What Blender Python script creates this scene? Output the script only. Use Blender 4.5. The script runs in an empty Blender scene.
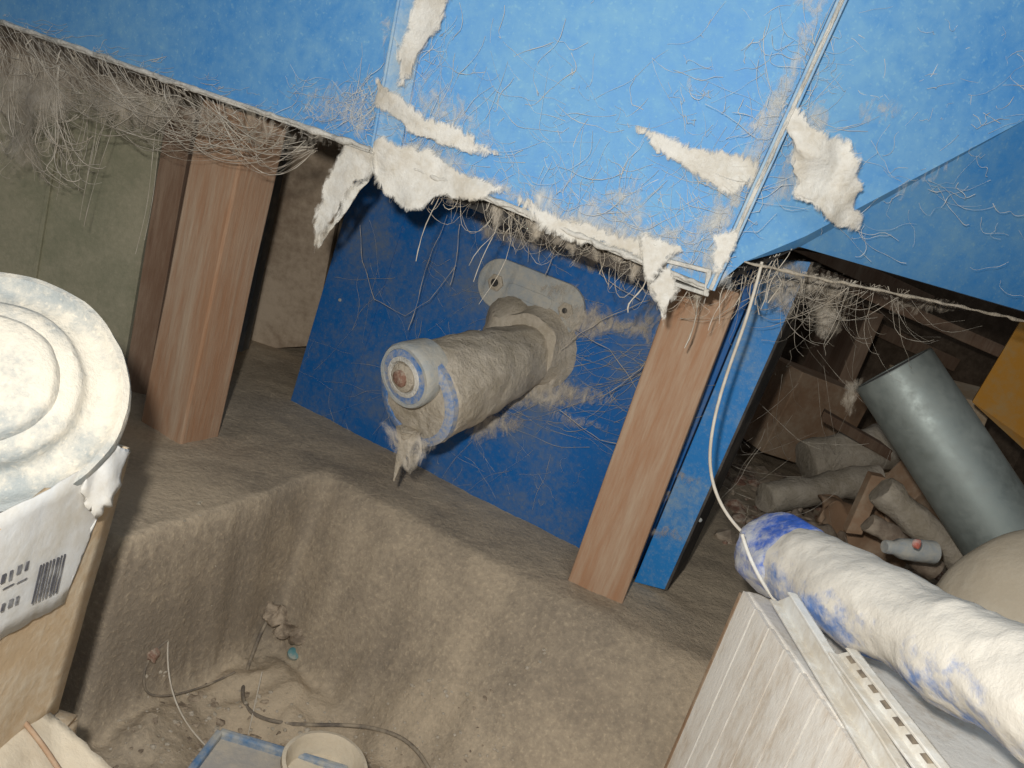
import bpy, bmesh, math, random
from mathutils import Vector, Matrix, noise
random.seed(7)
sc=bpy.context.scene
try:
    sc.view_settings.view_transform='Standard'
except Exception: pass
# ---------------- camera ----------------
FPX=800.0; CAMZ=0.5
pitch=math.radians(15.2); roll=math.radians(17.6)
C=Vector((0,0,CAMZ))
Fv=Vector((0,math.cos(pitch),-math.sin(pitch)))
Uv=Vector((0,math.sin(pitch),math.cos(pitch)))
Rv=Vector((1,0,0))
c_,s_=math.cos(roll),math.sin(roll)
Xc=Rv*c_+Uv*s_; Yc=-Rv*s_+Uv*c_
cd=bpy.data.cameras.new('camera'); cam=bpy.data.objects.new('camera',cd)
sc.collection.objects.link(cam)
M=Matrix((( Xc.x,Yc.x,-Fv.x,C.x),(Xc.y,Yc.y,-Fv.y,C.y),(Xc.z,Yc.z,-Fv.z,C.z),(0,0,0,1)))
cam.matrix_world=M
cd.sensor_width=36; cd.lens=FPX/1024*36; cd.clip_start=0.02
sc.camera=cam
def ray(px,py):
    return Xc*(px-512)-Yc*(py-384)+Fv*FPX
def zp(px,py,z):
    r=ray(px,py); return C+r*((z-CAMZ)/r.z)
def yp(px,py,y):
    r=ray(px,py); return C+r*(y/r.y)
def pl(px,py,p0,n):
    r=ray(px,py); return C+r*((p0-C).dot(n)/r.dot(n))
def V(*a): return Vector(a)

# ---------------- materials ----------------
def mat_dusty(name,base,dust,amt=0.5,scale=6,rough=0.8,metal=0.0,bump=0.3,fine=60,up=0.0,stretch=(1,1,1),base2=None,contrast=0.25,spec=0.3,fade=0,speck=0):
    m=bpy.data.materials.new(name); m.use_nodes=True
    nt=m.node_tree; N=nt.nodes; L=nt.links
    b=N['Principled BSDF']
    tc=N.new('ShaderNodeTexCoord'); mp=N.new('ShaderNodeMapping'); mp.inputs['Scale'].default_value=stretch
    L.new(tc.outputs['Object'],mp.inputs['Vector'])
    n1=N.new('ShaderNodeTexNoise'); n1.inputs['Scale'].default_value=scale; n1.inputs['Detail'].default_value=8; n1.inputs['Roughness'].default_value=.65
    L.new(mp.outputs[0],n1.inputs['Vector'])
    n2=N.new('ShaderNodeTexNoise'); n2.inputs['Scale'].default_value=fine; n2.inputs['Detail'].default_value=5; n2.inputs['Roughness'].default_value=.7
    L.new(mp.outputs[0],n2.inputs['Vector'])
    def math_(op,a,b_=None):
        k=N.new('ShaderNodeMath'); k.operation=op
        for i,v in enumerate([a,b_]):
            if v is None: continue
            if isinstance(v,(int,float)): k.inputs[i].default_value=v
            else: L.new(v,k.inputs[i])
        return k.outputs[0]
    mixn=math_('ADD',math_('MULTIPLY',n1.outputs['Fac'],.65),math_('MULTIPLY',n2.outputs['Fac'],.35))
    hgt=mixn
    if up!=0:
        g=N.new('ShaderNodeNewGeometry'); sp=N.new('ShaderNodeSeparateXYZ'); L.new(g.outputs['Normal'],sp.inputs[0])
        mixn=math_('ADD',mixn,math_('MULTIPLY',sp.outputs['Z'],up))
    mr=N.new('ShaderNodeMapRange'); mr.interpolation_type='SMOOTHSTEP'
    th=0.5+(0.5-amt)*0.4
    mr.inputs['From Min'].default_value=th-contrast*.5; mr.inputs['From Max'].default_value=th+contrast*.5
    L.new(mixn,mr.inputs['Value'])
    fac=mr.outputs[0]
    if speck>0:
        n3=N.new('ShaderNodeTexNoise'); n3.inputs['Scale'].default_value=260; n3.inputs['Detail'].default_value=2
        L.new(mp.outputs[0],n3.inputs['Vector'])
        w=N.new('ShaderNodeMapRange'); w.inputs['From Min'].default_value=.60; w.inputs['From Max'].default_value=.72; w.inputs['To Max'].default_value=speck
        L.new(n3.outputs['Fac'],w.inputs['Value'])
        fac=math_('MINIMUM',math_('ADD',fac,w.outputs[0]),1.0)
    mx=N.new('ShaderNodeMix'); mx.data_type='RGBA'
    L.new(fac,mx.inputs['Factor'])
    mx.inputs['A'].default_value=(*base,1); mx.inputs['B'].default_value=(*dust,1)
    if base2:
        m2=N.new('ShaderNodeMix'); m2.data_type='RGBA'; m2.inputs['A'].default_value=(*base,1); m2.inputs['B'].default_value=(*base2,1)
        L.new(n1.outputs['Fac'],m2.inputs['Factor']); L.new(m2.outputs['Result'],mx.inputs['A'])
    L.new(mx.outputs['Result'],b.inputs['Base Color'])
    rr=N.new('ShaderNodeMapRange'); rr.inputs['To Min'].default_value=rough; rr.inputs['To Max'].default_value=.95
    L.new(fac,rr.inputs['Value']); L.new(rr.outputs[0],b.inputs['Roughness'])
    if metal>0:
        mm=N.new('ShaderNodeMapRange'); mm.inputs['To Min'].default_value=metal; mm.inputs['To Max'].default_value=0
        L.new(fac,mm.inputs['Value']); L.new(mm.outputs[0],b.inputs['Metallic'])
    b.inputs['Specular IOR Level'].default_value=spec
    if fade:
        at=N.new('ShaderNodeAttribute'); at.attribute_name='fade'
        n4=N.new('ShaderNodeTexNoise'); n4.inputs['Scale'].default_value=60; n4.inputs['Detail'].default_value=6; n4.inputs['Roughness'].default_value=.72; n4.inputs['Distortion'].default_value=1.8
        mp4=N.new('ShaderNodeMapping'); mp4.inputs['Scale'].default_value=(1.0,1.0,.5); mp4.inputs['Rotation'].default_value=(0,.5,0)
        L.new(tc.outputs['Object'],mp4.inputs['Vector']); L.new(mp4.outputs[0],n4.inputs['Vector'])
        sm=math_('ADD',math_('MULTIPLY',at.outputs['Fac'],fade),n4.outputs['Fac'])
        ar=N.new('ShaderNodeMapRange'); ar.inputs['From Min'].default_value=.52; ar.inputs['From Max'].default_value=.72 if fade>.5 else .96
        L.new(sm,ar.inputs['Value']); L.new(ar.outputs[0],b.inputs['Alpha'])
    bp=N.new('ShaderNodeBump'); bp.inputs['Strength'].default_value=bump; bp.inputs['Distance'].default_value=.01
    L.new(hgt,bp.inputs['Height']); L.new(bp.outputs[0],b.inputs['Normal'])
    return m
m_blue=mat_dusty('blue_paint_dusty',(.026,.225,.60),(.21,.43,.62),amt=.48,scale=2.6,rough=.42,bump=.04,fine=60,contrast=.5,spec=.5,speck=.35)
m_blue_shaded=mat_dusty('blue_paint_shaded',(.02,.18,.47),(.15,.30,.42),amt=.45,scale=4,rough=.42,bump=.05,fine=60,contrast=.5,spec=.5,speck=.3)  # housing blue, darkened in the colour for the shade below the fold
m_cover=mat_dusty('blue_cover_dusty',(.09,.30,.58),(.40,.50,.56),amt=.48,scale=8,rough=.6,bump=.1,fine=120,contrast=.3)
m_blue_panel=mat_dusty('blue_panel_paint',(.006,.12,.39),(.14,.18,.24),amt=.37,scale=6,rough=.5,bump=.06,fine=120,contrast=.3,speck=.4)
m_blue_strip=mat_dusty('blue_strip_paint',(.02,.20,.52),(.25,.34,.41),amt=.37,scale=7,rough=.5,bump=.06,fine=120,speck=.3)
m_bluedust=mat_dusty('blue_rim_paint',(.04,.18,.48),(.42,.40,.36),amt=.52,scale=25,rough=.5,bump=.2,fine=200,contrast=.3)
m_lip=mat_dusty('dusty_lip',(.34,.34,.31),(.68,.65,.58),amt=.65,scale=20,bump=.8,fine=200)
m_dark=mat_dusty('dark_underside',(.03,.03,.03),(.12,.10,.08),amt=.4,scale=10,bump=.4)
m_floor=mat_dusty('concrete_dust',(.20,.168,.13),(.51,.415,.295),amt=.24,scale=4.2,rough=.95,bump=.8,fine=130,up=.15,contrast=.34,base2=(.30,.245,.18),speck=.25)
m_wood=mat_dusty('post_wood',(.40,.22,.12),(.48,.37,.265),amt=.43,scale=9,rough=.8,bump=.25,fine=55,stretch=(4,4,.35),base2=(.30,.15,.08),contrast=.4)
m_wood2=mat_dusty('dark_wood',(.18,.105,.065),(.32,.24,.17),amt=.4,scale=6,bump=.3,stretch=(3,3,.4),contrast=.4)
m_green=mat_dusty('green_board_dusty',(.25,.25,.165),(.42,.38,.27),amt=.5,scale=7,bump=.2,fine=140,contrast=.4,speck=.2)
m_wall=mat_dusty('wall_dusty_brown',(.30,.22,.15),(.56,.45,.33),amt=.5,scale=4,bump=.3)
m_beam=mat_dusty('grey_upright',(.13,.14,.15),(.28,.26,.22),amt=.4,scale=8,bump=.2)
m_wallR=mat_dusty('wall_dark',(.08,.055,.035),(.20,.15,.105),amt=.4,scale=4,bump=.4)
m_junk=mat_dusty('junk_brown',(.17,.125,.09),(.40,.33,.25),amt=.48,scale=14,bump=.5)
m_card=mat_dusty('cardboard',(.50,.37,.23),(.64,.56,.43),amt=.45,scale=9,bump=.25,fine=90)
m_carddk=mat_dusty('cardboard_brown',(.32,.20,.12),(.44,.34,.24),amt=.4,scale=9,bump=.3)
m_white=mat_dusty('label_white',(.70,.71,.70),(.54,.50,.42),amt=.46,scale=14,bump=.15,contrast=.4)
m_ink=mat_dusty('ink',(.09,.09,.10),(.3,.3,.3),amt=.3,scale=60,bump=0)
m_drum=mat_dusty('dusty_metal',(.30,.325,.32),(.64,.59,.49),amt=.54,scale=8,rough=.6,metal=0,bump=.7,fine=60,contrast=.2,up=.05,speck=.4)
m_pipe=mat_dusty('galvanised_steel',(.30,.35,.33),(.34,.36,.33),amt=.45,scale=5,rough=.30,metal=.85,bump=.02,fine=60,contrast=.8,spec=.5)
m_pipein=mat_dusty('pipe_inside',(.05,.05,.05),(.1,.1,.09),amt=.3)
m_roll=mat_dusty('dusty_blue_white',(.12,.23,.52),(.66,.62,.54),amt=.68,scale=10,rough=.7,bump=.5,fine=50,contrast=.16,up=.11)
m_rollend=mat_dusty('blue_plastic_dusty',(.05,.14,.56),(.58,.59,.60),amt=.47,scale=16,rough=.45,bump=.5,fine=60,contrast=.16,up=.03)
m_crate=mat_dusty('white_slats',(.62,.52,.40),(.88,.85,.78),amt=.66,scale=9,bump=.3,fine=70,stretch=(1.5,1.5,.5))
m_rail=mat_dusty('white_metal',(.74,.74,.70),(.56,.51,.42),amt=.5,scale=20,bump=.2)
m_web=mat_dusty('cobweb_tan',(.50,.44,.35),(.62,.57,.48),amt=.5,scale=30,bump=.3)
m_webw=mat_dusty('cobweb_white',(.70,.68,.62),(.62,.58,.50),amt=.4,scale=16,bump=.3)
m_ragw=mat_dusty('cobweb_sheet_white',(.72,.70,.64),(.54,.49,.40),amt=.46,scale=22,bump=.6,fine=90,fade=.6,contrast=.3)
m_gauze=mat_dusty('cobweb_gauze',(.46,.40,.31),(.58,.52,.43),amt=.5,scale=30,bump=.4,fine=120,fade=.32)
m_gauzew=mat_dusty('cobweb_gauze_white',(.64,.64,.60),(.70,.68,.62),amt=.5,scale=30,bump=.3,fine=120,fade=.24)
m_dust=mat_dusty('thick_dust',(.40,.345,.26),(.52,.46,.37),amt=.5,scale=30,bump=.8,fine=160)
m_plate=mat_dusty('plate_dusty',(.33,.36,.37),(.46,.44,.38),amt=.55,scale=30,bump=.4,fine=160)
m_rust=mat_dusty('rust',(.24,.13,.09),(.44,.36,.28),amt=.45,scale=60,bump=.6)
m_chip=mat_dusty('dark_chips',(.18,.14,.10),(.42,.34,.25),amt=.5,scale=60,bump=.4)
m_yel=mat_dusty('orange_paint',(.50,.23,.03),(.42,.28,.12),amt=.4,scale=8,bump=.1)
m_red=mat_dusty('pink_bits',(.62,.18,.13),(.6,.5,.45),amt=.4,scale=30)
m_cable=mat_dusty('cable_dark',(.13,.11,.09),(.36,.30,.22),amt=.5,scale=40)
m_cap=mat_dusty('teal_plastic',(.10,.26,.28),(.4,.37,.3),amt=.4,scale=40)
m_sack=mat_dusty('beige_sack',(.54,.46,.34),(.60,.53,.41),amt=.5,scale=10,bump=.4)
m_traygrey=mat_dusty('tray_grey',(.34,.32,.29),(.48,.42,.33),amt=.5,scale=20)
m_trayblue=mat_dusty('tray_blue',(.07,.17,.32),(.42,.40,.34),amt=.50,scale=20,bump=.2)

# ---------------- helpers ----------------
def link(o,parent=None):
    sc.collection.objects.link(o)
    if parent: o.parent=parent
    return o
def empty(name):
    e=bpy.data.objects.new(name,None); e.empty_display_size=.05; return link(e)
def mesh(name,verts,faces,mat,parent=None,smooth=False):
    me=bpy.data.meshes.new(name); me.from_pydata([tuple(v) for v in verts],[],faces); me.update()
    bm=bmesh.new(); bm.from_mesh(me); bmesh.ops.recalc_face_normals(bm,faces=bm.faces); bm.to_mesh(me); bm.free()
    me.materials.append(mat)
    if smooth:
        for p in me.polygons: p.use_smooth=True
    o=bpy.data.objects.new(name,me); return link(o,parent)
def bevel(o,w,seg=2):
    b=o.modifiers.new('b','BEVEL'); b.width=w; b.segments=seg; b.limit_method='ANGLE'; return o
def prism(name,pts,vec,mat,parent=None,bw=0):
    n=len(pts); vs=[Vector(p) for p in pts]+[Vector(p)+vec for p in pts]
    f=[list(range(n)),list(range(2*n-1,n-1,-1))]+[[i,(i+1)%n,(i+1)%n+n,i+n] for i in range(n)]
    o=mesh(name,vs,f,mat,parent)
    if bw: bevel(o,bw)
    return o
def box(name,ctr,size,mat,parent=None,rot=(0,0,0),bw=.002,rough=0):
    from mathutils import Euler
    R=Euler(rot).to_matrix(); 
    bm=bmesh.new(); bmesh.ops.create_cube(bm,size=1)
    if rough: bmesh.ops.subdivide_edges(bm,edges=bm.edges[:],cuts=6,use_grid_fill=True)
    for v in bm.verts:
        p=Vector((v.co.x*size[0],v.co.y*size[1],v.co.z*size[2])); p=R@p+Vector(ctr)
        if rough: p+=noise.noise_vector(p*9)*rough
        v.co=p
    me=bpy.data.meshes.new(name); bm.to_mesh(me); bm.free(); me.materials.append(mat)
    o=bpy.data.objects.new(name,me); link(o,parent)
    if bw and not rough: bevel(o,bw)
    return o
def frame(axis):
    a=axis.normalized(); t=Vector((0,0,1)) if abs(a.z)<.95 else Vector((1,0,0))
    u=a.cross(t).normalized(); v=a.cross(u).normalized(); return a,u,v
def lathe(name,p0,axis,prof,mat,parent=None,seg=64,nz=0,nscale=20,squash=1.0,cap=True,smooth=True):
    a,u,v=frame(axis); vs=[];fs=[]
    for (r,h) in prof:
        for i in range(seg):
            t=2*math.pi*i/seg
            p=p0+a*h+(u*math.cos(t)+v*math.sin(t)*squash)*r
            if nz: p=p+noise.noise_vector(p*nscale)*nz+noise.noise_vector(p*nscale*3.7)*nz*.4
            vs.append(p)
    for j in range(len(prof)-1):
        for i in range(seg):
            k=(i+1)%seg; fs.append([j*seg+i,j*seg+k,(j+1)*seg+k,(j+1)*seg+i])
    if cap:
        fs.append(list(range(seg))); n=(len(prof)-1)*seg; fs.append(list(range(n+seg-1,n-1,-1)))
    o=mesh(name,vs,fs,mat,parent,smooth)
    if smooth:
        e=o.modifiers.new('es','EDGE_SPLIT'); e.split_angle=math.radians(45)
    return o
def tube(name,pts,r,mat,parent=None,taper=None,cyc=False):
    cu=bpy.data.curves.new(name,'CURVE'); cu.dimensions='3D'; cu.bevel_depth=r; cu.bevel_resolution=2; cu.use_fill_caps=True
    s=cu.splines.new('NURBS'); s.points.add(len(pts)-1)
    for i,p in enumerate(pts):
        s.points[i].co=(*p,1)
        if taper: s.points[i].radius=taper[i]
    s.use_endpoint_u=True; s.order_u=4 if len(pts)>3 else len(pts); s.use_cyclic_u=cyc
    cu.materials.append(mat); o=bpy.data.objects.new(name,cu); return link(o,parent)
WEB=empty('cobwebs')
def strands(name,lines,mat,r=.0005,parent=None):
    cu=bpy.data.curves.new(name,'CURVE'); cu.dimensions='3D'; cu.bevel_depth=r; cu.bevel_resolution=0
    for pts,rad in lines:
        s=cu.splines.new('POLY'); s.points.add(len(pts)-1)
        for i,p in enumerate(pts):
            s.points[i].co=(*p,1); s.points[i].radius=rad*(.4+1.3*abs(noise.noise(Vector(p)*80)))
    cu.materials.append(mat); o=bpy.data.objects.new(name,cu); return link(o,WEB)
def strand(a,b,sag=.02,wob=.003,n=10,down=True):
    sd=Vector((random.random()*50,random.random()*50,0)); pts=[]
    for i in range(n+1):
        t=i/n; p=a.lerp(b,t); k=4*t*(1-t)
        p=p+Vector((0,0,-sag*k))+noise.noise_vector(sd+Vector((t*1.8,0,0)))*wob*k
        pts.append(p)
    return pts
def hang(p,L,wob=.004,n=7,drift=(0,0,0)):
    sd=Vector((random.random()*50,random.random()*50,0))
    return [p+Vector((0,0,-L*i/n))+Vector(drift)*(i/n)+(noise.noise_vector(sd+Vector((i/n*1.3,0,0)))-noise.noise_vector(sd))*wob for i in range(n+1)]
def rag(name,pts,mat,parent=None,nz=.006,th=.0,cuts=3,edge=.002,fd=.012):
    if parent is None: parent=WEB
    bm=bmesh.new(); vs=[bm.verts.new(p) for p in pts]; f=bm.faces.new(vs)
    bmesh.ops.triangulate(bm,faces=[f])
    for _ in range(cuts): 
        bmesh.ops.subdivide_edges(bm,edges=bm.edges[:],cuts=1)
        bmesh.ops.triangulate(bm,faces=bm.faces[:])
    lay=bm.verts.layers.float.new('fade')
    n=len(pts)
    for v in bm.verts:
        d=1e9
        for i in range(n):
            A_,B_=Vector(pts[i]),Vector(pts[(i+1)%n]); e=B_-A_; t=max(0,min(1,(v.co-A_).dot(e)/max(e.length_squared,1e-9)))
            d=min(d,(A_+e*t-v.co).length)
        v[lay]=min(1,d/fd)
    for v in bm.verts:
        d=noise.noise_vector(v.co*22)*nz+noise.noise_vector(v.co*60)*nz*.4
        if v.is_boundary: d+=noise.noise_vector(v.co*150)*edge*2
        v.co=v.co+d
    me=bpy.data.meshes.new(name); bm.to_mesh(me); bm.free(); me.materials.append(mat)
    for p in me.polygons: p.use_smooth=True
    o=bpy.data.objects.new(name,me); link(o,parent)
    if th:
        s=o.modifiers.new('s','SOLIDIFY'); s.thickness=th; s.offset=0
    return o

# ---------------- floor: concrete ledge with pit ----------------
a=V(-.348,.748,0); b=V(-.216,1.056,0); c2=V(.272,.895,0); w3=V(-1.6,1.25,0)
def sd(p,A,B,side):
    d=(B-A).normalized(); n=Vector((d.y,-d.x,0))*side
    return (p-A).dot(n)
def S(t):
    t=max(0,min(1,t)); return t*t*(3-2*t)
def G(x,y,cx,cy,rx,ry,h):
    return h*math.exp(-(((x-cx)/rx)**2+((y-cy)/ry)**2))
def fz(x,y):
    p=V(x,y,0)
    wob=noise.noise(V(x*6,y*6,0))*.014+noise.noise(V(x*22,y*22,0))*.006
    w2=.09+.12*S((x+.22)/.35)
    h1=S((sd(p,a,b,1)+wob)/.028); h2=S((sd(p,b,c2,1)+wob)/w2); h3=S((sd(p,w3,a,1)+wob)/.03)
    pit=h2*max(h1,h3)
    z=-.235*pit
    k=h2*max(h1,h3)
    amp=.004+.022*k
    z+=noise.noise(V(x*9,y*9,2))*amp+noise.noise(V(x*30,y*30,5))*amp*.5+noise.noise(V(x*80,y*80,5))*amp*.25
    if k>.3:
        f=S((k-.3)/.5)
        z+=f*(G(x,y,-.05,.74,.10,.05,.02)+G(x,y,.12,.78,.10,.06,.03)-G(x,y,-.20,.80,.06,.07,.02))
    return z
X0,X1,Y0,Y1,ST=-1.3,1.6,.1,2.5,.0078
nx=int((X1-X0)/ST); ny=int((Y1-Y0)/ST)
vs=[];fs=[]
for j in range(ny+1):
    for i in range(nx+1):
        x=X0+i*ST;y=Y0+j*ST; vs.append((x,y,fz(x,y)))
for j in range(ny):
    for i in range(nx):
        k=j*(nx+1)+i; fs.append((k,k+1,k+nx+2,k+nx+1))
me=bpy.data.meshes.new('floor'); me.from_pydata(vs,[],fs); me.materials.append(m_floor)
for p in me.polygons: p.use_smooth=True
link(bpy.data.objects.new('floor',me))

# walls
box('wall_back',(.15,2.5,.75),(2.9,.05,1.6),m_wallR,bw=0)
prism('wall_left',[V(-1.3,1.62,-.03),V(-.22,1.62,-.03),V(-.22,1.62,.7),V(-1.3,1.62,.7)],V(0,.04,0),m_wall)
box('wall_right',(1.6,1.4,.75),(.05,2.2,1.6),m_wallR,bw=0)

# ---------------- machine housing ----------------
H=empty('machine_housing')
nR=V(.15,1,0).normalized(); pR=V(.15,.82,0)
BR=pl(710,288,pR,nR); BM=pl(374,150,pR,nR)
nL=V(.35,1,0).normalized()
BL=pl(-60,0,BM,nL)
TR=pl(843,-5,pR,nR); TRx=BR+(TR-BR)*2.2
TM=pl(402,-5,pR,nR); TMx=BM+(TM-BM)*2.2*((TR-BR).z/(TM-BM).z)
TLx=V(BL.x-.0,BL.y,TMx.z)
prism('front_sheet',[BM,BR,TRx,TMx],nR*.004,m_blue,H)
prism('front_sheet_left',[BL,BM,TMx,TLx],nL*.004,m_blue,H)
n2=V(-.2,1,0).normalized()
f2=[(722,280),(744,262),(800,247),(1024,312),(1120,340)]
F2=[pl(x,y,BR,n2) for x,y in f2]
fa=pl(806,236,BR,n2); fb=pl(1040,112,BR,n2); fc=pl(1130,64,BR,n2)
prism('side_sheet',[BR,F2[0],F2[1],fa,fb,fc,V(fc.x,fc.y,TRx.z),TRx],n2*.004,m_blue,H)
lows=[pl(f2[2][0],f2[2][1],BR+n2*.010,n2),pl(f2[3][0],f2[3][1],BR+n2*.045,n2),pl(1120,340,BR+n2*.06,n2)]
mesh('side_sheet_lower',[F2[1],lows[0],lows[1],lows[2],fc,fb,fa],[[0,1,6],[1,2,5,6],[2,3,4,5]],m_blue_shaded,H)
back=1.66
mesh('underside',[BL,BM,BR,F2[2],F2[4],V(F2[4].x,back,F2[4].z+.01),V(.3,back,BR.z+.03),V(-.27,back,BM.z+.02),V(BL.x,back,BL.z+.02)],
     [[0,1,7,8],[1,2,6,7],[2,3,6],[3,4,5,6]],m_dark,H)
def strip(name,A,B,n,out,h,mat,w=.0):
    up=V(0,0,1)
    return prism(name,[A-n*out,B-n*out,B+n*.03,A+n*.03],up*h,mat,H,.001)
strip('lip_front',BM-V(0,0,.004),BR-V(0,0,.004),nR,.010,.006,m_lip)
strip('lip_left',BL-V(0,0,.004),BM-V(0,0,.004),nL,.010,.006,m_lip)
def flange(name,A,B,n,w,out,mat):
    d=(B-A).normalized(); s=d.cross(n).normalized()*w/2
    return prism(name,[A-s,A+s,B+s,B-s],-n*out,mat,H,.001)
flange('corner_flange',BR,TRx,nR,.009,.020,m_cover)
flange('corner_flange_edge',BR-nR*.0205,TRx-nR*.0205,nR,.004,.002,m_lip)
flange('joint_cover',BM+V(.016,-.002,0),TMx+V(.016,-.002,0),nR,.030,.006,m_cover)
flange('joint_rib',BM+V(.0,0,0),TMx+V(.0,0,0),nR,.003,.008,m_cover)
q=[pl(x,y,pR-nR*.012,nR) for x,y in [(664,258),(712,270),(708,297),(668,284)]]
prism('corner_bracket_top',[q[0],q[1],q[1]-V(0,0,.004),q[0]-V(0,0,.004)],nR*.03,m_lip,H,.0008)
prism('corner_bracket_bottom',[q[3]+V(0,0,.004),q[2]+V(0,0,.004),q[2],q[3]],nR*.03,m_lip,H,.0008)
prism('corner_bracket_side',[q[1]-V(.005,0,0),q[1],q[2],q[2]-V(.005,0,0)],nR*.03,m_lip,H,.0008)
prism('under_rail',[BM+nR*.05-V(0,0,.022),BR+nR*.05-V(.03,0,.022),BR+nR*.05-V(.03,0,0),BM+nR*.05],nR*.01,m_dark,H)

# ---------------- wooden posts ----------------
def post(name,basep,top,w,d,ang,mat=m_wood):
    cs,sn=math.cos(ang),math.sin(ang)
    vs=[]
    n=16
    prof=[(-w/2,-d/2),(w/2,-d/2),(w/2,d/2),(-w/2,d/2)]
    for j in range(n+1):
        t=j/n; ctr=basep.lerp(top,t)
        for x,y in prof:
            p=ctr+V(x*cs-y*sn,x*sn+y*cs,0); p+=noise.noise_vector(p*8)*.0012; vs.append(p)
    fs=[[3,2,1,0],[4*n,4*n+1,4*n+2,4*n+3]]
    for j in range(n):
        for i in range(4):
            k=(i+1)%4; fs.append([4*j+i,4*j+k,4*j+4+k,4*j+4+i])
    o=mesh(name,vs,fs,mat); bevel(o,.003,2); return o
b1=zp(168,436,0); b1.z=-.01
t1=yp(232,125,b1.y); t1.z+=0.02
post('wooden_post',b1+V(0,.035,0),V(t1.x,b1.y+.035,t1.z),.082,.07,math.radians(-22))
b2=zp(600,594,0); b2.z=-.01
t2=yp(709,300,b2.y); t2.z=.43
post('wooden_post',b2+V(0,.03,0),V(t2.x,b2.y+.03,t2.z),.078,.065,math.radians(-14))

def vboard(name,px,y,mat,th=.02,bw=.001,parent=None):
    pts=[yp(x,yy,y) for x,yy in px]
    return prism(name,pts,V(0,th,0),mat,parent,bw)
vboard('wooden_board',[(168,105),(196,108),(146,395),(122,395)],1.13,m_wood2)
vboard('green_board',[(-160,60),(168,100),(118,400),(-300,330)],1.19,m_green,.015)
vboard('board_batten',[(62,87),(66,87),(25,345),(20,345)],1.185,m_green,.006)
vboard('steel_upright',[(268,130),(286,133),(242,352),(226,352)],1.42,m_beam,.03)
vboard('wooden_board',[(290,130),(352,140),(312,346),(244,350)],1.55,m_wall,.02)

# ---------------- blue panel ----------------
A=V(-.358,1.30,0);B=V(.285,1.028,0)
dP=(B-A).normalized(); nP=V(-dP.y,dP.x,0)
P0=A.copy()
def pp(x,y,off=0): return pl(x,y,P0-nP*off,nP)
BPn=empty('blue_panel')
pBL=pp(290,402);pBR=pp(632,583);pTR=pp(766,258);pTL=pp(357,172)
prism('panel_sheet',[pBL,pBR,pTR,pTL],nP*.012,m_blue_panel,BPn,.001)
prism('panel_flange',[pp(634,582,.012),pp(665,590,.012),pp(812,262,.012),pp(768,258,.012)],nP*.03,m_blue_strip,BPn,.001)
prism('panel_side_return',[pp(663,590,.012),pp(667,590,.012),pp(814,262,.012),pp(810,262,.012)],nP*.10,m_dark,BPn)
for (x0,y0,x1,y1) in [(408,205,340,425),(447,215,372,445)]:
    A1=pp(x0,y0);B1=pp(x1,y1); 
    prism('panel_seam',[A1,A1+dP*.003,B1+dP*.003,B1],-nP*.0015,m_blue_panel,BPn)
for (x,y) in [(620,470),(700,520),(340,300),(600,250)]:
    lathe('rivet',pp(x,y),-nP,[(.003,-.001),(.003,.001),(.002,.002)],m_plate,BPn,12)

# slotted plate
PL=empty('slotted_flange_plate')
c0=pp(502,284);c1=pp(562,308); ax=(c1-c0).normalized(); vv=V(0,0,1); vv=(vv-ax*vv.dot(ax)).normalized()
def obr(c0,c1,r,off,th,mat,nm):
    pts=[]
    for i in range(17):
        t=math.pi/2+math.pi*i/16; pts.append(c0+ax*math.cos(t)*r+vv*math.sin(t)*r)
    for i in range(17):
        t=-math.pi/2+math.pi*i/16; pts.append(c1+ax*math.cos(t)*r+vv*math.sin(t)*r)
    return prism(nm,[p-nP*off for p in pts],-nP*th,mat,PL,.0015)
obr(c0,c1,.037,.0,.008,m_plate,'plate')
obr(c0+ax*.022,c1-ax*.022,.009,.008,.0025,m_plate,'raised_centre')
lathe('bolt_left',c0-ax*.006-nP*.008,-nP,[(.013,0),(.013,.003),(.010,.0045)],m_dust,PL,6,smooth=False)
lathe('bolt_left_hole',c0-ax*.006-nP*.0127,-nP,[(.006,0),(.006,.001)],m_dark,PL,16)
lathe('bolt_right',c1+ax*.010-nP*.008,-nP,[(.012,0),(.012,.003),(.009,.0045)],m_dust,PL,6,smooth=False)
lathe('bolt_right_hole',c1+ax*.010-nP*.0127,-nP,[(.004,0),(.004,.001)],m_dark,PL,16)

# shaft / bearing housing
SH=empty('dusty_shaft_housing')
base=pp(536,350)
endc=yp(416,398,.94)
axv=(endc-base); Ls=axv.length; axn=axv.normalized()
prof=[(.044,.002),(.045,.02),(.050,Ls*.3),(.056,Ls*.5),(.061,Ls*.7),(.0625,Ls*.85),(.063,Ls*.95),(.059,Ls*.985),(.050,Ls),(.02,Ls+.001)]
pr=[]
for i in range(len(prof)-1):
    for k in range(5):
        t=k/5; pr.append((prof[i][0]*(1-t)+prof[i+1][0]*t,prof[i][1]*(1-t)+prof[i+1][1]*t))
pr.append(prof[-1])
lathe('dust_coated_barrel',base,axn,pr,m_dust,SH,72,nz=.004,nscale=40)
lathe('blue_lower_ring',base+axn*(Ls-.010),axn,[(.057,0),(.0635,.001),(.0635,.010),(.060,.012),(.052,.013),(.052,.006)],m_bluedust,SH,72,nz=.0014,cap=False)
cc=yp(404,377,.918); 
lathe('end_ring',cc-axn*.012,axn,[(.038,-.03),(.041,0),(.041,.010),(.039,.013),(.035,.013),(.0345,.007),(.03,.007)],m_plate,SH,64,nz=.0012)
lathe('blue_ring',cc-axn*.004,axn,[(.0345,-.004),(.0345,.0035),(.026,.0045),(.024,.001)],m_bluedust,SH,64)
lathe('bearing_ring',cc-axn*.003,axn,[(.026,-.003),(.026,.005),(.021,.006),(.019,.001)],m_lip,SH,48,nz=.0005)
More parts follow.
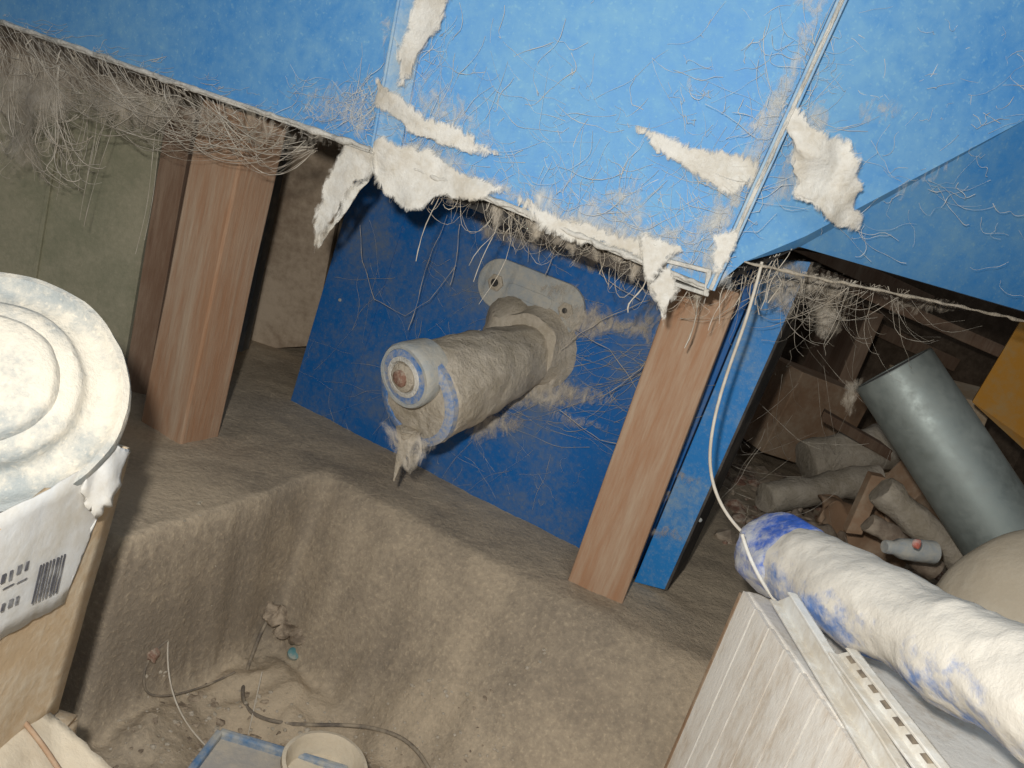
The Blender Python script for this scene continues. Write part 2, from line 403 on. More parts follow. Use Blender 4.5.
lathe('hub',cc-axn*.002,axn,[(.019,-.003),(.018,.006),(.013,.008)],m_dust,SH,32,nz=.0012,nscale=60)
lathe('hub_bolt',cc+axn*.004,axn,[(.011,0),(.0105,.005),(.007,.007)],m_rust,SH,12,nz=.001,nscale=80)
lathe('wall_collar',pp(536,345),-nP,[(.066,.001),(.060,.008),(.054,.018),(.048,.04)],m_dust,SH,48,nz=.006,nscale=25)
lathe('dust_clump',pp(512,328,.0),-nP+V(0,0,.1),[(.044,.002),(.042,.012),(.032,.03),(.012,.045)],m_dust,SH,32,nz=.007,nscale=30)
dr=yp(404,446,.935)
lathe('drip',dr+V(0,0,.022),V(0,0,-1),[(.015,0),(.011,.014),(.007,.026),(.005,.038),(.0035,.052),(.001,.070)],m_dust,SH,20,nz=.003,nscale=60)
for P in [[(378,418),(440,446),(425,460),(408,476),(398,468),(392,445)]]:
    rag('cobweb_sheet',[yp(x,y,.925) for x,y in P],m_gauze,SH,nz=.006,fd=.008)
# ---------------- cobwebs ----------------
def F1(x,y,off=.006): return pl(x,y,(pR if x>374 else BM)-(nR if x>374 else nL)*off,nR if x>374 else nL)
def F2p(x,y,off=.006): return pl(x,y,BR-n2*off,n2)
def cw(name,pts,mat=m_ragw,**k):
    return rag('cobweb_sheet',pts,mat,None,**k)
cw('a',[F1(342,136),F1(378,148),F1(378,170),F1(356,184),F1(340,207),F1(316,254),F1(314,215),F1(326,178)])
cw('b',[F1(376,142,.014),F1(432,156,.014),F1(515,190,.014),F1(475,202,.016),F1(440,203,.016),F1(405,216,.016),F1(384,194,.014),F1(372,165,.014)],nz=.01)
cw('c',[F1(500,186,.012),F1(600,226,.012),F1(676,250,.012),F1(655,266,.012),F1(610,250,.012),F1(575,244,.012),F1(540,226,.012)],fd=.016)
cw('d',[F1(378,76,.012),F1(402,96,.02),F1(430,114,.02),F1(470,134,.02),F1(510,155,.012),F1(455,152,.016),F1(410,134,.016),F1(374,110,.012)],nz=.008)
cw('e',[F1(415,-8,.02),F1(451,-8,.02),F1(441,30,.02),F1(421,62,.02),F1(398,98,.016),F1(399,60,.02),F1(411,25,.02)],nz=.008)
cw('f',[F1(626,119,.008),F1(662,126,.012),F1(700,144,.014),F1(760,156,.008),F1(756,178,.008),F1(733,200,.008),F1(700,182,.008),F1(658,150,.008)],nz=.006,fd=.015)
cw('g',[F2p(790,100,.02),F2p(822,124,.03),F2p(853,160,.035),F2p(868,185,.035),F2p(862,238,.03),F2p(825,228,.03),F2p(796,204,.03),F2p(782,150,.02)],nz=.016)
cw('h',[F1(636,232,.014),F1(688,244,.014),F1(672,262,.014),F1(680,292,.014),F1(664,328,.014),F1(648,290,.014),F1(644,270,.014)])
cw('i',[F1(708,234,.03),F1(746,226,.03),F1(732,258,.03),F1(710,284,.03)])
for i in range(14):
    x0=380+i*24; x1=x0+48; e=lambda x:150+(x-374)*.405
    w=random.uniform(14,38)
    cw('z',[F1(x0,e(x0)-1,.004),F1(x1,e(x1)-1,.004),F1(x1-5,e(x1)-w,.003),F1((x0+x1)/2,e(x0)-w*random.uniform(.9,1.6),.003),F1(x0+4,e(x0)-w*.8,.003)],mat=m_gauzew,nz=.001)
for i in range(9):
    y0=275-i*32; X=lambda y:710+(288-y)*.448
    w=random.uniform(18,40)
    cw('z',[F1(X(y0)-6,y0,.004),F1(X(y0-50)-6,y0-50,.004),F1(X(y0-45)-w,y0-45,.003),F1(X(y0-20)-w*1.5,y0-15,.003)],mat=m_gauzew,nz=.001)
    if i>1: cw('z',[F2p(X(y0)+14,y0,.004),F2p(X(y0-50)+14,y0-50,.004),F2p(X(y0-45)+w*1.4,y0-45,.003),F2p(X(y0-20)+w*1.6,y0-15,.003)],mat=m_gauzew,nz=.001)
for P in [[(430,70),(475,105),(500,150),(430,130),(395,100)],[(690,215),(745,175),(735,235),(700,262),(650,245)],[(380,10),(420,40),(410,90),(382,80)],[(740,120),(790,60),(800,100),(770,180)],[(590,190),(640,170),(660,235),(610,225)],
          [(890,190),(960,155),(955,168),(900,200)],[(680,70),(715,95),(708,104),(678,80)],[(850,105),(900,95),(905,115),(860,130)]]:
    cw('z',[(F1 if x<775 else F2p)(x,y,.004) for x,y in P],mat=m_gauzew,nz=.001,fd=.03)
for P in [[(480,362),(560,372),(622,400),(560,412),(495,410)],[(590,322),(655,312),(662,345),(620,338)],[(530,402),(580,414),(632,432),(570,428)],
          [(634,484),(680,488),(668,504)],[(622,524),(668,526),(686,542),(650,540)],[(672,296),(650,325),(658,385),(638,330),(648,292)],[(530,285),(580,284),(562,306)],[(455,400),(500,405),(540,425),(470,445)],[(660,460),(700,480),(690,492)],
          [(470,205),(600,235),(660,262),(640,290),(560,262),(480,240)],[(560,310),(600,300),(640,330),(590,345),(560,335)]]:
    rag('cobweb_sheet',[pp(x,y,.02) for x,y in P],m_gauze,nz=.006,cuts=3,fd=.018)
def crust(P0_,P1_,n,rad,nm,mat):
    pts=[P0_.lerp(P1_,i/n)+noise.noise_vector(V(i*.9,1,2))*rad*.8 for i in range(n+1)]
    return tube(nm,pts,rad,mat,H,taper=[.3+1.2*abs(noise.noise(V(i*.77,3,1))) for i in range(n+1)])
crust(BM-nR*.010,BR-nR*.010,60,.005,'dust_crust_front',m_lip)
crust(BL-nL*.010,BM-nL*.010,70,.005,'dust_crust_left',m_lip)
crust(BR-nR*.022,BR+(TR-BR)*1.2-nR*.022,60,.0025,'dust_crust_corner',m_lip)
crust(F2[1],lows[2],60,.003,'dust_crust_side',m_dust)
L=[]
for i in range(190):
    x=random.uniform(390,800); y=random.triangular(-10,250,200)
    ye=150+(x-374)*.41
    if y>ye-6: y=ye-random.uniform(4,60)
    ang=random.uniform(0,6.28); ln=random.uniform(10,90)
    x1=x+math.cos(ang)*ln;y1=y+math.sin(ang)*ln
    if x1<380 or y1>150+(x1-374)*.41 or x1>700+(290-y1)*.44: continue
    L.append((strand(F1(x,y,.004),F1(x1,y1,.004),.007,.014),random.uniform(.25,.8)))
for (cx,cy,n,ln) in [(440,128,30,80),(385,110,25,60),(360,100,25,60),(620,200,30,90),(740,185,30,80),(790,110,40,90),(700,235,35,80),(815,50,25,60),(560,180,20,70),(440,50,14,50),(700,95,10,40)]:
    for i in range(n):
        ang=random.uniform(0,6.28); l=random.uniform(.3,1)*ln; f=F1 if cx<770 else F2p
        x1=cx+math.cos(ang)*l; y1=cy+math.sin(ang)*l
        if f==F1: y1=min(y1,150+(x1-374)*.41)
        L.append((strand(f(cx+random.gauss(0,14),cy+random.gauss(0,14),.008),f(x1,y1,.005),.010,.016),random.uniform(.25,.8)))
for i in range(80):
    x=random.uniform(770,1020); y=random.uniform(0,1)*(.28*(x-800)+225)
    ang=random.uniform(-.9,.9)+(0 if random.random()<.6 else 1.5); ln=random.uniform(15,80)
    L.append((strand(F2p(x,y,.004),F2p(x+math.cos(ang)*ln,y+math.sin(ang)*ln*.7,.004),.005,.014),random.uniform(.25,.7)))
strands('web_threads_front',L,m_webw,.00040)
L=[]
for i in range(36):
    t=random.random(); p=BM.lerp(BR,t)+nR*random.uniform(-.01,.08)-V(0,0,.004)
    L.append((hang(p,random.expovariate(1/.025)+.004,.02),random.uniform(.6,2.4)))
for i in range(120):
    t=random.random(); t2=t+random.uniform(-.2,.2)
    L.append((strand(BM.lerp(BR,t)+nR*.01,BM.lerp(BR,max(0,min(1,t2)))+nR*.05,random.uniform(.005,.05),.014),random.uniform(.3,.9)))
for i in range(26):
    p=F2[0].lerp(F2[2],random.random())
    L.append((hang(p+V(0,random.uniform(0,.1),0),random.uniform(.01,.07),.02),random.uniform(.6,1.6)))
for i in range(70):
    a0=F2[1].lerp(lows[1],random.random()*.6); L.append((strand(a0+V(0,.02,0),a0+V(random.uniform(-.1,.14),.1,-random.uniform(.0,.10)),.02,.014),random.uniform(.3,.9)))
strands('web_threads_lip',L,m_web,.0005)
for i in range(16):
    x0=385+i*20+random.uniform(-4,4); e=lambda x:150+(x-374)*.41; w=random.uniform(14,34); h=random.uniform(12,40)
    cw('q',[F1(x0,e(x0)-3,-.02),F1(x0+w,e(x0+w)-3,-.02),F1(x0+w*.6,e(x0+w*.6)+h*.7,-.02),F1(x0+w*.25,e(x0)+h,-.02)],mat=m_gauze,nz=.006,fd=.008)
for P in [[(748,262),(800,258),(860,280),(850,310),(800,300),(790,330),(765,300)],[(850,280),(930,298),(980,318),(900,312)],[(800,300),(855,285),(840,330),(815,345)]]:
    cw('k',[yp(x,y,.97) for x,y in P],mat=m_gauze,nz=.012,fd=.02)
L=[]
for pts in [[(455,265),(430,300),(405,315),(375,300),(362,262),(360,225)],[(447,215),(425,270),(418,300),(408,330)],[(460,225),(455,260),(450,285)],[(500,215),(497,232)],[(530,225),(528,262)],[(560,240),(545,275)],
            [(588,240),(600,275),(640,300)],[(610,250),(625,290)],[(480,330),(430,350),(400,345)],[(575,330),(610,350),(640,395)],[(560,410),(600,440),(650,450)],[(560,350),(600,320),(650,300)],[(600,400),(640,370),(665,330)]]:
    P=[pp(x,y,.05) for x,y in pts]; Q=[]
    for i in range(len(P)-1):
        for k in range(6): Q.append(P[i].lerp(P[i+1],k/6)+noise.noise_vector(P[i].lerp(P[i+1],k/6)*30)*.003)
    Q.append(P[-1]); L.append((Q,1.1))
for i in range(90):
    x=random.uniform(470,640);y=random.uniform(330,430)
    L.append((strand(pp(x,y,.01),pp(x+random.uniform(20,90),y+random.uniform(-40,40),.01),.008,.008),random.uniform(.3,.7)))
for i in range(110):
    x=random.uniform(310,640);y=random.uniform(250,520)
    L.append((strand(pp(x,y,.006),pp(x+random.gauss(0,36),y+random.gauss(0,36),.006),.0,.012),random.uniform(.2,.5)))
strands('web_threads_panel',L,m_web,.0005)
# left mass
L=[]
for i in range(190):
    x=random.triangular(-40,300,30); 
    y=22+x*.338+random.uniform(-2,8)
    p=F1(min(x,372),y,.01)+V(0,random.uniform(-.02,.04),0)
    if x<240 and random.random()<.95:
        x1=x+random.uniform(30,170); y1=30+x1*.34+random.uniform(5,55)*(1-x/260)
        L.append((strand(p,F1(min(x1,310),min(y1,150),.01)+V(0,random.uniform(-.02,.03),0),random.uniform(.01,.06),.02,14),random.uniform(.3,1.1)))
    elif random.random()<.4:
        L.append((hang(p,random.expovariate(1/.016)+.004,.014),random.uniform(.6,1.6)))
for i in range(55):
    x=random.uniform(-10,60); p=F1(x,48+x*.3,.01); L.append((strand(p,F1(x+random.uniform(-20,70),random.uniform(110,190),.0),.04,.03,14),random.uniform(.4,1.3)))
for i in range(14):
    x=random.uniform(60,170); L.append((hang(F1(x,60+x*.34,-.02),random.uniform(.05,.2),.012,10),.7))
strands('web_threads_left',L,m_web,.00058)
for P in [[(-10,40),(60,72),(120,98),(185,92),(120,118),(60,118),(48,188),(10,185),(0,110)],[(60,60),(160,80),(270,125),(290,150),(200,135),(120,125)],[(-10,30),(100,60),(80,110),(20,140)],[(200,90),(340,135),(335,152),(270,150)],[(80,70),(180,100),(170,135),(120,140),(70,110)],[(-10,60),(40,80),(30,150),(-10,160)]]:
    cw('j',[F1(x,y,.02*random.random()) for x,y in P],mat=m_gauze,nz=.016,fd=.045)
L=[]
for i in range(80):
    x=random.uniform(290,380);y=random.uniform(78,122)
    L.append((strand(F1(x,y,.005),F1(min(x+random.uniform(-50,50),373),y+random.uniform(-15,22),.005),.007,.012),random.uniform(.3,.8)))
for i in range(80):
    x=random.uniform(0,280);y=30+x*.33-random.uniform(3,22)
    L.append((strand(F1(x,y,.005),F1(x+random.uniform(-40,40),y+random.uniform(-8,10),.005),.003,.008),random.uniform(.3,.8)))
strands('web_threads_left_front',L,m_webw,.00040)
cw('z',[F1(300,95,.004),F1(345,75,.004),F1(372,100,.004),F1(373,142,.004),F1(300,118,.004)],mat=m_gauzew,nz=.001,fd=.03)

# ---------------- hanging cord ----------------
P=[yp(762,262,.83),yp(750,310,.82),yp(735,350,.81),yp(718,400,.80),yp(708,450,.79),(yp(712,490,.77)),yp(728,518,.76),yp(742,532,.75)]
tube('hanging_cord',P,.0017,m_web)

# ---------------- drum on cardboard carton ----------------
CB=empty('cardboard_carton')
nx_=V(1,0,0)
def bx(px,py,off=0): return pl(px,py,V(-.275+off,0,0),nx_)
def wall(name,p00,p10,p11,p01,mat,parent,th=.004,n=14,nz=.006,jag=0):
    vs=[];fs=[]
    for j in range(n+1):
        for i in range(n+1):
            u=i/n;v=j/n
            p=p00.lerp(p10,u).lerp(p01.lerp(p11,u),v)
            p=p+noise.noise_vector(p*14)*nz
            if jag and j==n: p.z+=noise.noise(V(u*9,3,1))*jag
            vs.append(p)
    for j in range(n):
        for i in range(n):
            k=j*(n+1)+i; fs.append((k,k+1,k+n+2,k+n+1))
    o=mesh(name,vs,fs,mat,parent,True); s=o.modifiers.new('s','SOLIDIFY'); s.thickness=th; s.offset=0; return o
zb=-.025; zt=.205
br=V(-.275,.535,zb); brt=V(-.268,.562,zt)
fr=V(-.285,.30,zb); frt=V(-.27,.30,zt)
bl_=V(-.52,.535,zb); blt=V(-.53,.562,zt); fl=V(-.52,.30,zb); flt=V(-.53,.30,zt)
wall('side_right',fr,br,brt,frt,m_card,CB,jag=.012,nz=.004)
wall('side_back',br,bl_,blt,brt,m_card,CB,jag=.012)
wall('side_left',bl_,fl,flt,blt,m_card,CB)
wall('side_front',fl,fr,frt,flt,m_card,CB)
wall('bottom',fl,fr,br,bl_,m_card,CB,nz=.001)
rag('label',[bx(-30,530,.008),bx(50,488,.010),bx(112,452,.012),bx(120,470,.013),bx(98,515,.010),bx(84,535,.009),bx(64,603,.007),bx(20,628,.006),bx(-30,655,.006)],m_white,CB,nz=.001,th=.001,edge=.0006)
for i,(x0,w) in enumerate([(40,1.6),(43,1),(46,2),(50,1),(53,1.6),(57,2.2),(61,1),(64,1.6)]):
    e=(x0-38)*-.45
    q=[bx(x0,562+e+4,.0105),bx(x0+w,562+e+3.5,.0105),bx(x0+w-9,604+e,.0105),bx(x0-9,605+e,.0105)]
    prism('barcode_bar',q,V(.0004,0,0),m_ink,CB)
for (x,y,w,h) in [(2,575,4,9),(10,571,3,10),(18,566,4,9),(26,562,3,9),(2,604,3,8),(9,600,4,8),(16,597,3,8),(4,588,10,2),(18,582,9,2)]:
    q=[bx(x,y,.0105),bx(x+w,y-w*.5,.0105),bx(x+w-2,y+h-w*.5,.0105),bx(x-2,y+h,.0105)]
    prism('print_mark',q,V(.0004,0,0),m_ink,CB)
rag('torn_flap',[bx(128,446,.014),bx(124,470,.018),bx(106,505,.020),bx(94,520,.018),bx(86,505,.014),bx(84,470,.013),bx(100,445,.012)],m_white,CB,nz=.005,th=.002)
LC=empty('open_carton')
z0=-.25
def lw(n,p,q,m=m_card): 
    return wall(n,V(*p,z0),V(*q,z0),V(*q,zb-.012),V(*p,zb-.012),m,LC,nz=.002)
lw('side_right',(-.262,.25),(-.262,.545)); lw('side_back',(-.262,.545),(-.56,.545)); lw('side_left',(-.56,.545),(-.56,.25)); lw('side_front',(-.56,.25),(-.262,.25))
wall('top',V(-.56,.25,zb-.010),V(-.262,.25,zb-.010),V(-.262,.545,zb-.010),V(-.56,.545,zb-.010),m_card,LC,nz=.001)
fl_=[zp(-10,676,-.0),zp(52,714,-.02),zp(115,772,-.05),zp(60,800,-.05),zp(-20,790,-.01)]
rag('flap',fl_,m_sack,LC,nz=.004,th=.003,edge=.001)
tube('flap_edge_tape',[zp(-8,690,.01),zp(30,722,-.01),zp(62,775,-.03)],.002,m_carddk,LC)

DR=empty('dusty_bucket')
dc=yp(-14,388,.497)
tocam=(C-dc).normalized(); dax=(tocam+V(-.20,0,.36)).normalized()
prof=[(.066,-.10),(.074,-.03),(.082,-.026),(.086,-.024),(.089,-.018),(.0895,-.004),(.088,.003),(.084,.005),(.080,.002),(.077,.0),(.070,.000),(.063,.002),(.060,.006),(.059,.014),(.056,.018),(.050,.019),(.046,.020),(.044,.026),(.041,.029),(.030,.030),(.018,.031),(.006,.031)]
lathe('bucket_and_lid',dc,dax,prof,m_drum,DR,96,nz=.0016,nscale=26)

# ---------------- white slatted crate + roll ----------------
CR=empty('slatted_crate')
cA=V(.285,.745,.168); cB=V(.350,.30,.19)
dirc=(V(cB.x,cB.y,0)-V(cA.x,cA.y,0)); Lc=dirc.length; dc_=dirc.normalized(); nc=V(dc_.y,-dc_.x,0); 
if nc.x>0: nc=-nc
k=13; wS=Lc/k
for i in range(k):
    s=V(cA.x,cA.y,0)+dc_*(i*wS+.0012); e=V(cA.x,cA.y,0)+dc_*((i+1)*wS-.0012)
    off=nc*(.0005*random.random())
    zt_=cA.z+(cB.z-cA.z)*i/k-.003
    prism('slat',[s+off+V(0,0,-.235),e+off+V(0,0,-.235),e+off+V(0,0,zt_),s+off+V(0,0,zt_)],-nc*.02,m_crate,CR)
prism('corner_strip',[V(cA.x,cA.y,-.235),V(cA.x,cA.y,-.235)-dc_*.006,V(cA.x,cA.y,.16)-dc_*.006,V(cA.x,cA.y,.16)],-nc*.01,m_carddk,CR,.001)
prism('backing_board',[V(cA.x,cA.y,-.23)-nc*.006,V(cB.x,cB.y,-.23)-nc*.006,V(cB.x,cB.y,.16)-nc*.006,V(cA.x,cA.y,.15)-nc*.006],-nc*.004,m_carddk,CR)
for i in range(7):
    s=V(cA.x,cA.y,0)-nc*(.03+i*.042); e=s-nc*.039
    prism('end_slat',[s+V(0,0,-.235),e+V(0,0,-.235),e+V(0,0,cA.z-.004),s+V(0,0,cA.z-.004)],dc_*.012,m_crate,CR,.002)
T0=V(cA.x,cA.y,cA.z-.012);T1=V(cB.x,cB.y,cB.z-.012)
prism('top_board',[T0-nc*.004,T1-nc*.004,T1-nc*.30,T0-nc*.30],V(0,0,.010),m_crate,CR,.002)
RL=empty('wrapped_roll')
r0=yp(776,555,.745); r1=yp(1040,698,.45); rd=(r1-r0).normalized()
n=110; pr=[]; Lr=.62
for i in range(n+1):
    t=i/n; h=.05+t*Lr
    pr.append((.042+.0015*math.sin(t*17)+.001*math.sin(t*41+1),h))
pr=[(.039,.05)]+pr
lathe('roll_body',r0,rd,pr,m_roll,RL,72,nz=.004,nscale=24,squash=.88)
pe=[(.012,-.030),(.024,-.028),(.033,-.022),(.040,-.011),(.043,0),(.044,.014),(.042,.028),(.043,.04),(.041,.052),(.037,.056)]
lathe('roll_end_cap',r0,rd,pe,m_rollend,RL,64,nz=.006,nscale=30,squash=.95)
def cr(px,py,off): return pl(px,py,V(cA.x,cA.y,0)+nc*off,nc)
for nm,q in [('a',[(778,602),(798,594),(915,775),(884,775)]),('b',[(838,655),(858,650),(960,778),(930,778)])]:
    E=empty('slotted_rail')
    P=[cr(x,y,.018) for x,y in q]
    prism('web_plate',P,nc*.002,m_rail,E,.0005)
    d1=(P[3]-P[0]); d2=(P[2]-P[1])
    wv=(P[1]-P[0]).normalized()*.003
    prism('edge_a',[P[0],P[0]+wv,P[3]+wv,P[3]],nc*.009,m_rail,E,.0005)
    prism('edge_b',[P[1]-wv,P[1],P[2],P[2]-wv],nc*.009,m_rail,E,.0005)
    if nm=='b':
      for i in range(7):
        t=(i+.3)/7.5
        m0=P[0]+d1*t; m1=P[1]+d2*t; n0=P[0]+d1*(t+.07); n1=P[1]+d2*(t+.07)
        prism('slot',[m0.lerp(m1,.38),m0.lerp(m1,.60),n0.lerp(n1,.60),n0.lerp(n1,.38)],nc*.0024,m_cable,E)
tube('loose_wire',[yp(742,534,.70),yp(752,570,.69),yp(780,605,.68),yp(800,640,.66),yp(842,668,.63)],.0018,m_rail)

# ---------------- steel pipe ----------------
ST_=empty('steel_pipe')
p0=yp(893,369,1.15); p1=yp(1003,536,1.06); dpp=(p1-p0).normalized()
sL=(p0.z-.09)/-dpp.z
R=.057
lathe('pipe_wall',p0,dpp,[(R-.004,0.012),(R-.004,0),(R-.001,-.001),(R,.001),(R,.1),(R,.2),(R,sL)],m_pipe,ST_,96,cap=False)
lathe('pipe_bore',p0,dpp,[(R-.0045,.0005),(R-.0045,.05),(R-.0045,sL)],m_pipein,ST_,48,cap=False)
rag('cobweb_sheet',[yp(842,380,1.12),yp(868,378,1.12),yp(860,400,1.12),yp(846,424,1.12)],m_gauze,fd=.01)

def blob(name,ctr,rad,mat,nz=.03,ns=6,parent=None,seg=5):
    bm=bmesh.new(); bmesh.ops.create_icosphere(bm,subdivisions=seg,radius=1)
    for v in bm.verts:
        s=v.co.copy(); s=Vector([math.copysign(abs(q)**.8,q) for q in s])
        p=Vector(ctr)+Vector((s.x*rad[0],s.y*rad[1],s.z*rad[2])); p+=noise.noise_vector(p*ns)*nz+noise.noise_vector(p*ns*3)*nz*.25
        v.co=p
    me=bpy.data.meshes.new(name); bm.to_mesh(me); bm.free(); me.materials.append(mat)
    for p in me.polygons: p.use_smooth=True
    return link(bpy.data.objects.new(name,me),parent)
blob('sack',(.80,.90,.14),(.23,.11,.155),m_sack,nz=.02)

# ---------------- clutter at right back ----------------
def cyl(name,p,ax,r,L,mat):
    E=empty(name)
    lathe('shell',p,ax,[(r*.93,0),(r,.002)]+[(r*(1+.05*math.sin(k*2.1)),L*k/12) for k in range(1,12)]+[(r,L-.002),(r*.93,L),(r*.75,L)],mat,E,32,nz=.006,nscale=25)
    return E
cyl('paper_roll',V(.52,1.44,.045),V(.9,.42,.30),.030,.26,m_dust)
cyl('paper_roll',V(.62,1.58,.10),V(.9,.3,.42),.045,.30,m_dust)
cyl('cardboard_tube',yp(880,490,1.2),V(.75,-.15,-.30),.024,.2,m_dust)
cyl('cardboard_tube',yp(868,520,1.12),V(.75,-.15,-.25),.015,.12,m_junk)
blob('crumpled_rag',(.56,1.30,.03),(.06,.05,.04),m_junk,nz=.045,ns=22)
blob('crumpled_rag',(.68,1.36,.05),(.08,.05,.05),m_carddk,nz=.055,ns=20)
blob('crumpled_rag',(.50,1.28,.02),(.04,.05,.03),m_junk,nz=.035,ns=26)
box('cardboard_box',(.66,1.86,.14),(.22,.16,.20),m_carddk,rot=(.0,.1,.4))
box('cardboard_box',(.93,1.82,.17),(.20,.16,.28),m_card,rot=(.1,-.1,-.3))
box('cardboard_box',(.50,2.05,.13),(.26,.2,.2),m_junk,rot=(0,0,.2))
box('cardboard_box',(.83,1.52,.15),(.11,.08,.09),m_carddk,rot=(.2,.3,.5))
box('paper_packet',(.90,1.42,.19),(.09,.008,.09),m_white,rot=(.5,.3,.3))
prism('wood_offcut',[yp(820,420,1.45),yp(905,470,1.62),yp(905,470,1.62)+V(0,0,.022),yp(820,420,1.45)+V(0,0,.018)],V(.01,.03,0),m_wood2,None,.001)
def scatter(name,n,fn,mat,smin,smax,flat=.9,el=1.4):
    bm=bmesh.new()
    for i in range(n):
        p=fn(); s=random.uniform(smin,smax)
        r=bmesh.ops.create_icosphere(bm,subdivisions=1,radius=s)
        sc_=V(random.uniform(.6,el),random.uniform(.6,1.4),random.uniform(.4,1)*flat); an=random.uniform(0,6.28); ca,sa=math.cos(an),math.sin(an)
        for v in r['verts']:
            c=Vector((v.co.x*sc_.x,v.co.y*sc_.y,v.co.z*sc_.z))*(1+.35*noise.noise(v.co*90+p*30))
            v.co=Vector((c.x*ca-c.y*sa,c.x*sa+c.y*ca,c.z))+p
    me=bpy.data.meshes.new(name); bm.to_mesh(me); bm.free(); me.materials.append(mat)
    return link(bpy.data.objects.new(name,me))
def fp(x0,x1,y0,y1,dz=0):
    def f():
        x=random.uniform(x0,x1);y=random.uniform(y0,y1); return V(x,y,fz(x,y)+dz)
    return f
scatter('rubble',200,fp(.42,1.0,1.2,1.8),m_junk,.005,.026)
scatter('rubble',120,fp(.42,.9,1.15,1.7),m_rust,.005,.020)
E=empty('plastic_bottle')
lathe('bottle_body',yp(893,548,.99),V(.85,.2,.1),[(.008,-.012),(.009,-.01),(.009,0),(.014,.010),(.015,.03),(.015,.06)],m_plate,E,24,nz=.002)
lathe('bottle_cap',yp(914,543,.94),V(.5,-.6,.2),[(.005,0),(.006,.002),(.006,.006),(.004,.007)],m_red,E,20)
prism('wooden_batten',[yp(872,475,1.25),yp(886,478,1.25),yp(862,535,1.2),yp(846,533,1.2)],V(0,.02,0),m_carddk,None,.001)
prism('orange_panel',[yp(1020,322,1.5),yp(1100,330,1.5),yp(1110,500,1.4),yp(1030,455,1.4),yp(972,402,1.45)],V(.01,.02,0),m_yel,None,.001)
for (x,z,w,h) in [(.75,.50,.7,.05),(.85,.36,.8,.04),(.5,.2,.5,.03)]:
    box('wall_timber',(x,2.44,z),(w,.05,h),m_wood2,rot=(0,.12,0))
box('wall_timber',(.58,2.40,.4),(.07,.06,.8),m_wallR)
box('shelf_board',(1.0,2.1,.42),(.6,.3,.03),m_wood2,rot=(0,.1,0))
box('shelf_support',(.78,2.1,.2),(.04,.28,.42),m_wood2)
L=[]
for i in range(60):
    x=random.uniform(720,900);y=random.uniform(300,520)
    L.append((strand(yp(x,y,random.uniform(1.15,1.4)),yp(x+random.gauss(0,40),y+random.gauss(0,40),random.uniform(1.15,1.4)),.01,.01),random.uniform(.3,.8)))
strands('web_threads_right',L,m_web,.0006)

# ---------------- pit litter ----------------
scatter('debris',700,fp(-.32,.14,.60,.88),m_dust,.0008,.0035)
scatter('wood_chips',260,fp(-.30,.10,.62,.86),m_chip,.0008,.003,flat=.4,el=3)
scatter('wood_chips',24,fp(-.27,-.16,.78,.88),m_chip,.003,.007,flat=.5,el=2)
def pf(px,py,dz=.004):
    # march along the view ray until the modelled ground is met
    r=ray(px,py).normalized(); t=.3
    while t<2.5:
        p=C+r*t
        if p.z<fz(p.x,p.y)+dz: return p
        t+=.002
    return p
cp=pf(293,655); lathe('bottle_cap',cp-V(0,0,.001),V(.2,-.3,1),[(.008,0),(.009,.002),(.009,.006),(.006,.008)],m_cap,None,24,nz=.001)
tube('old_cable',[pf(275,608),pf(262,628),pf(252,655),pf(240,690),pf(246,715),pf(290,726),pf(340,724),pf(385,728),pf(418,745),pf(432,775)],.0026,m_cable)
tube('old_cable',[pf(168,640),pf(146,655),pf(140,690),pf(155,700),pf(200,690),pf(235,672)],.0014,m_cable)
tube('thin_wire',[pf(168,640),pf(165,690),pf(180,720),pf(205,745)],.001,m_web)
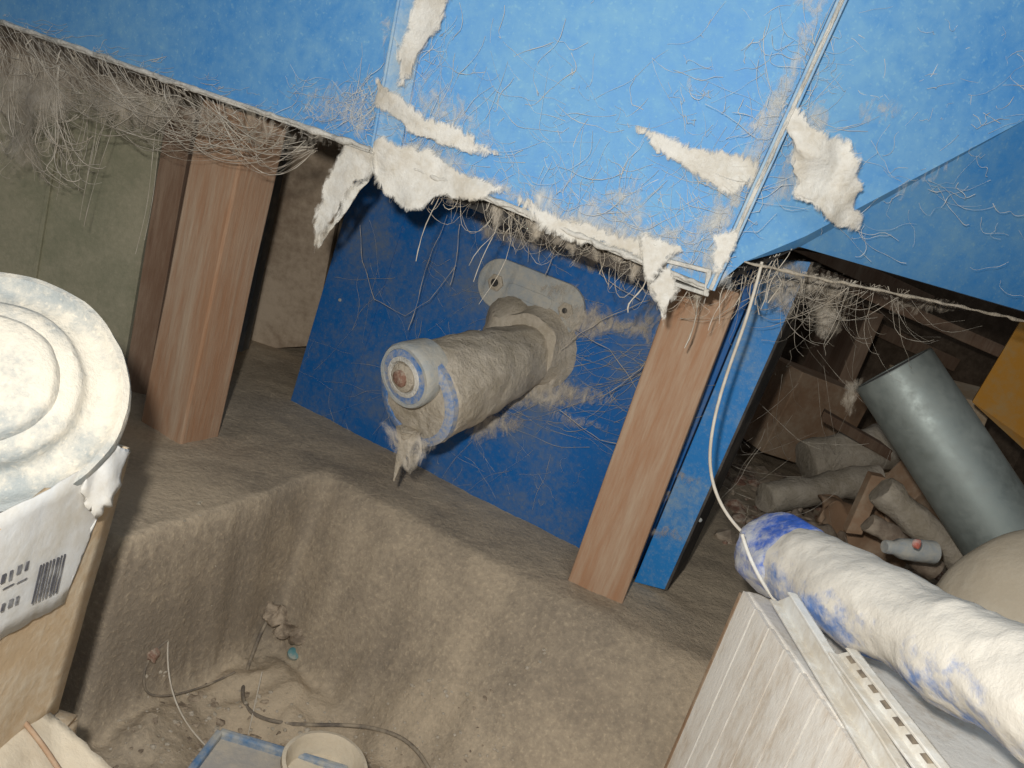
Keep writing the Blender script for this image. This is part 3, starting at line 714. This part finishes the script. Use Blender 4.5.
tube('thin_wire',[pf(262,672,.006),pf(256,700,.004),pf(248,735,.004)],.0008,m_web)
blob('dust_clod',pf(150,655,-.002),(.009,.009,.008),m_rust,nz=.006,ns=60,seg=3)
blob('dust_clod',pf(272,612,-.004),(.022,.015,.012),m_chip,nz=.012,ns=60,seg=4)
blob('dust_clod',pf(296,632,-.004),(.026,.015,.010),m_chip,nz=.012,ns=60,seg=4)
TY=empty('blue_tray')
tp=[zp(176,796,-.17),zp(218,740,-.17),zp(345,778,-.17),zp(320,841,-.17)]
ct=sum(tp,V(0,0,0))/4
def edge(nm,p,q):
    d=(q-p).normalized(); n=V(d.y,-d.x,0)*.004
    prism(nm,[p-n,q-n,q+n,p+n],V(0,0,.014),m_trayblue,TY,.002)
for i in range(4): edge('rim',tp[i],tp[(i+1)%4])
prism('base',[p-V(0,0,.002) for p in tp],V(0,0,.008),m_traygrey,TY)
prism('tray_foot',[ct+V(x,y,-.06) for x,y in [(-.05,-.05),(.05,-.05),(.05,.05),(-.05,.05)]],V(0,0,.058),m_trayblue,TY)
WP=empty('white_pot')
wp=zp(318,772,-.15); wp.z=-.23
lathe('pot_wall',wp,V(.05,0,1),[(.034,0),(.036,.002),(.040,.06),(.042,.085),(.045,.088),(.045,.094),(.041,.095),(.039,.088),(.036,.07),(.01,.068)],m_sack,WP,48,nz=.0008)

# ---------------- lights ----------------
w=bpy.data.worlds.new('world'); sc.world=w; w.use_nodes=True
w.node_tree.nodes['Background'].inputs[0].default_value=(.90,.93,1,1); w.node_tree.nodes['Background'].inputs[1].default_value=.11
ld=bpy.data.lights.new('camera_flash','POINT'); ld.energy=27; ld.shadow_soft_size=.012; ld.color=(1,.97,.925)
lo=bpy.data.objects.new('camera_flash',ld); lo.location=(-.05,-.01,.55); link(lo)
ad=bpy.data.lights.new('daylight','AREA'); ad.energy=3; ad.size=.6; ad.color=(.85,.93,1)
ao=bpy.data.objects.new('daylight',ad); ao.location=(.35,-.3,1.2); link(ao)
ao.rotation_euler=(V(.3,.85,.6)-ao.location).to_track_quat('-Z','Y').to_euler()
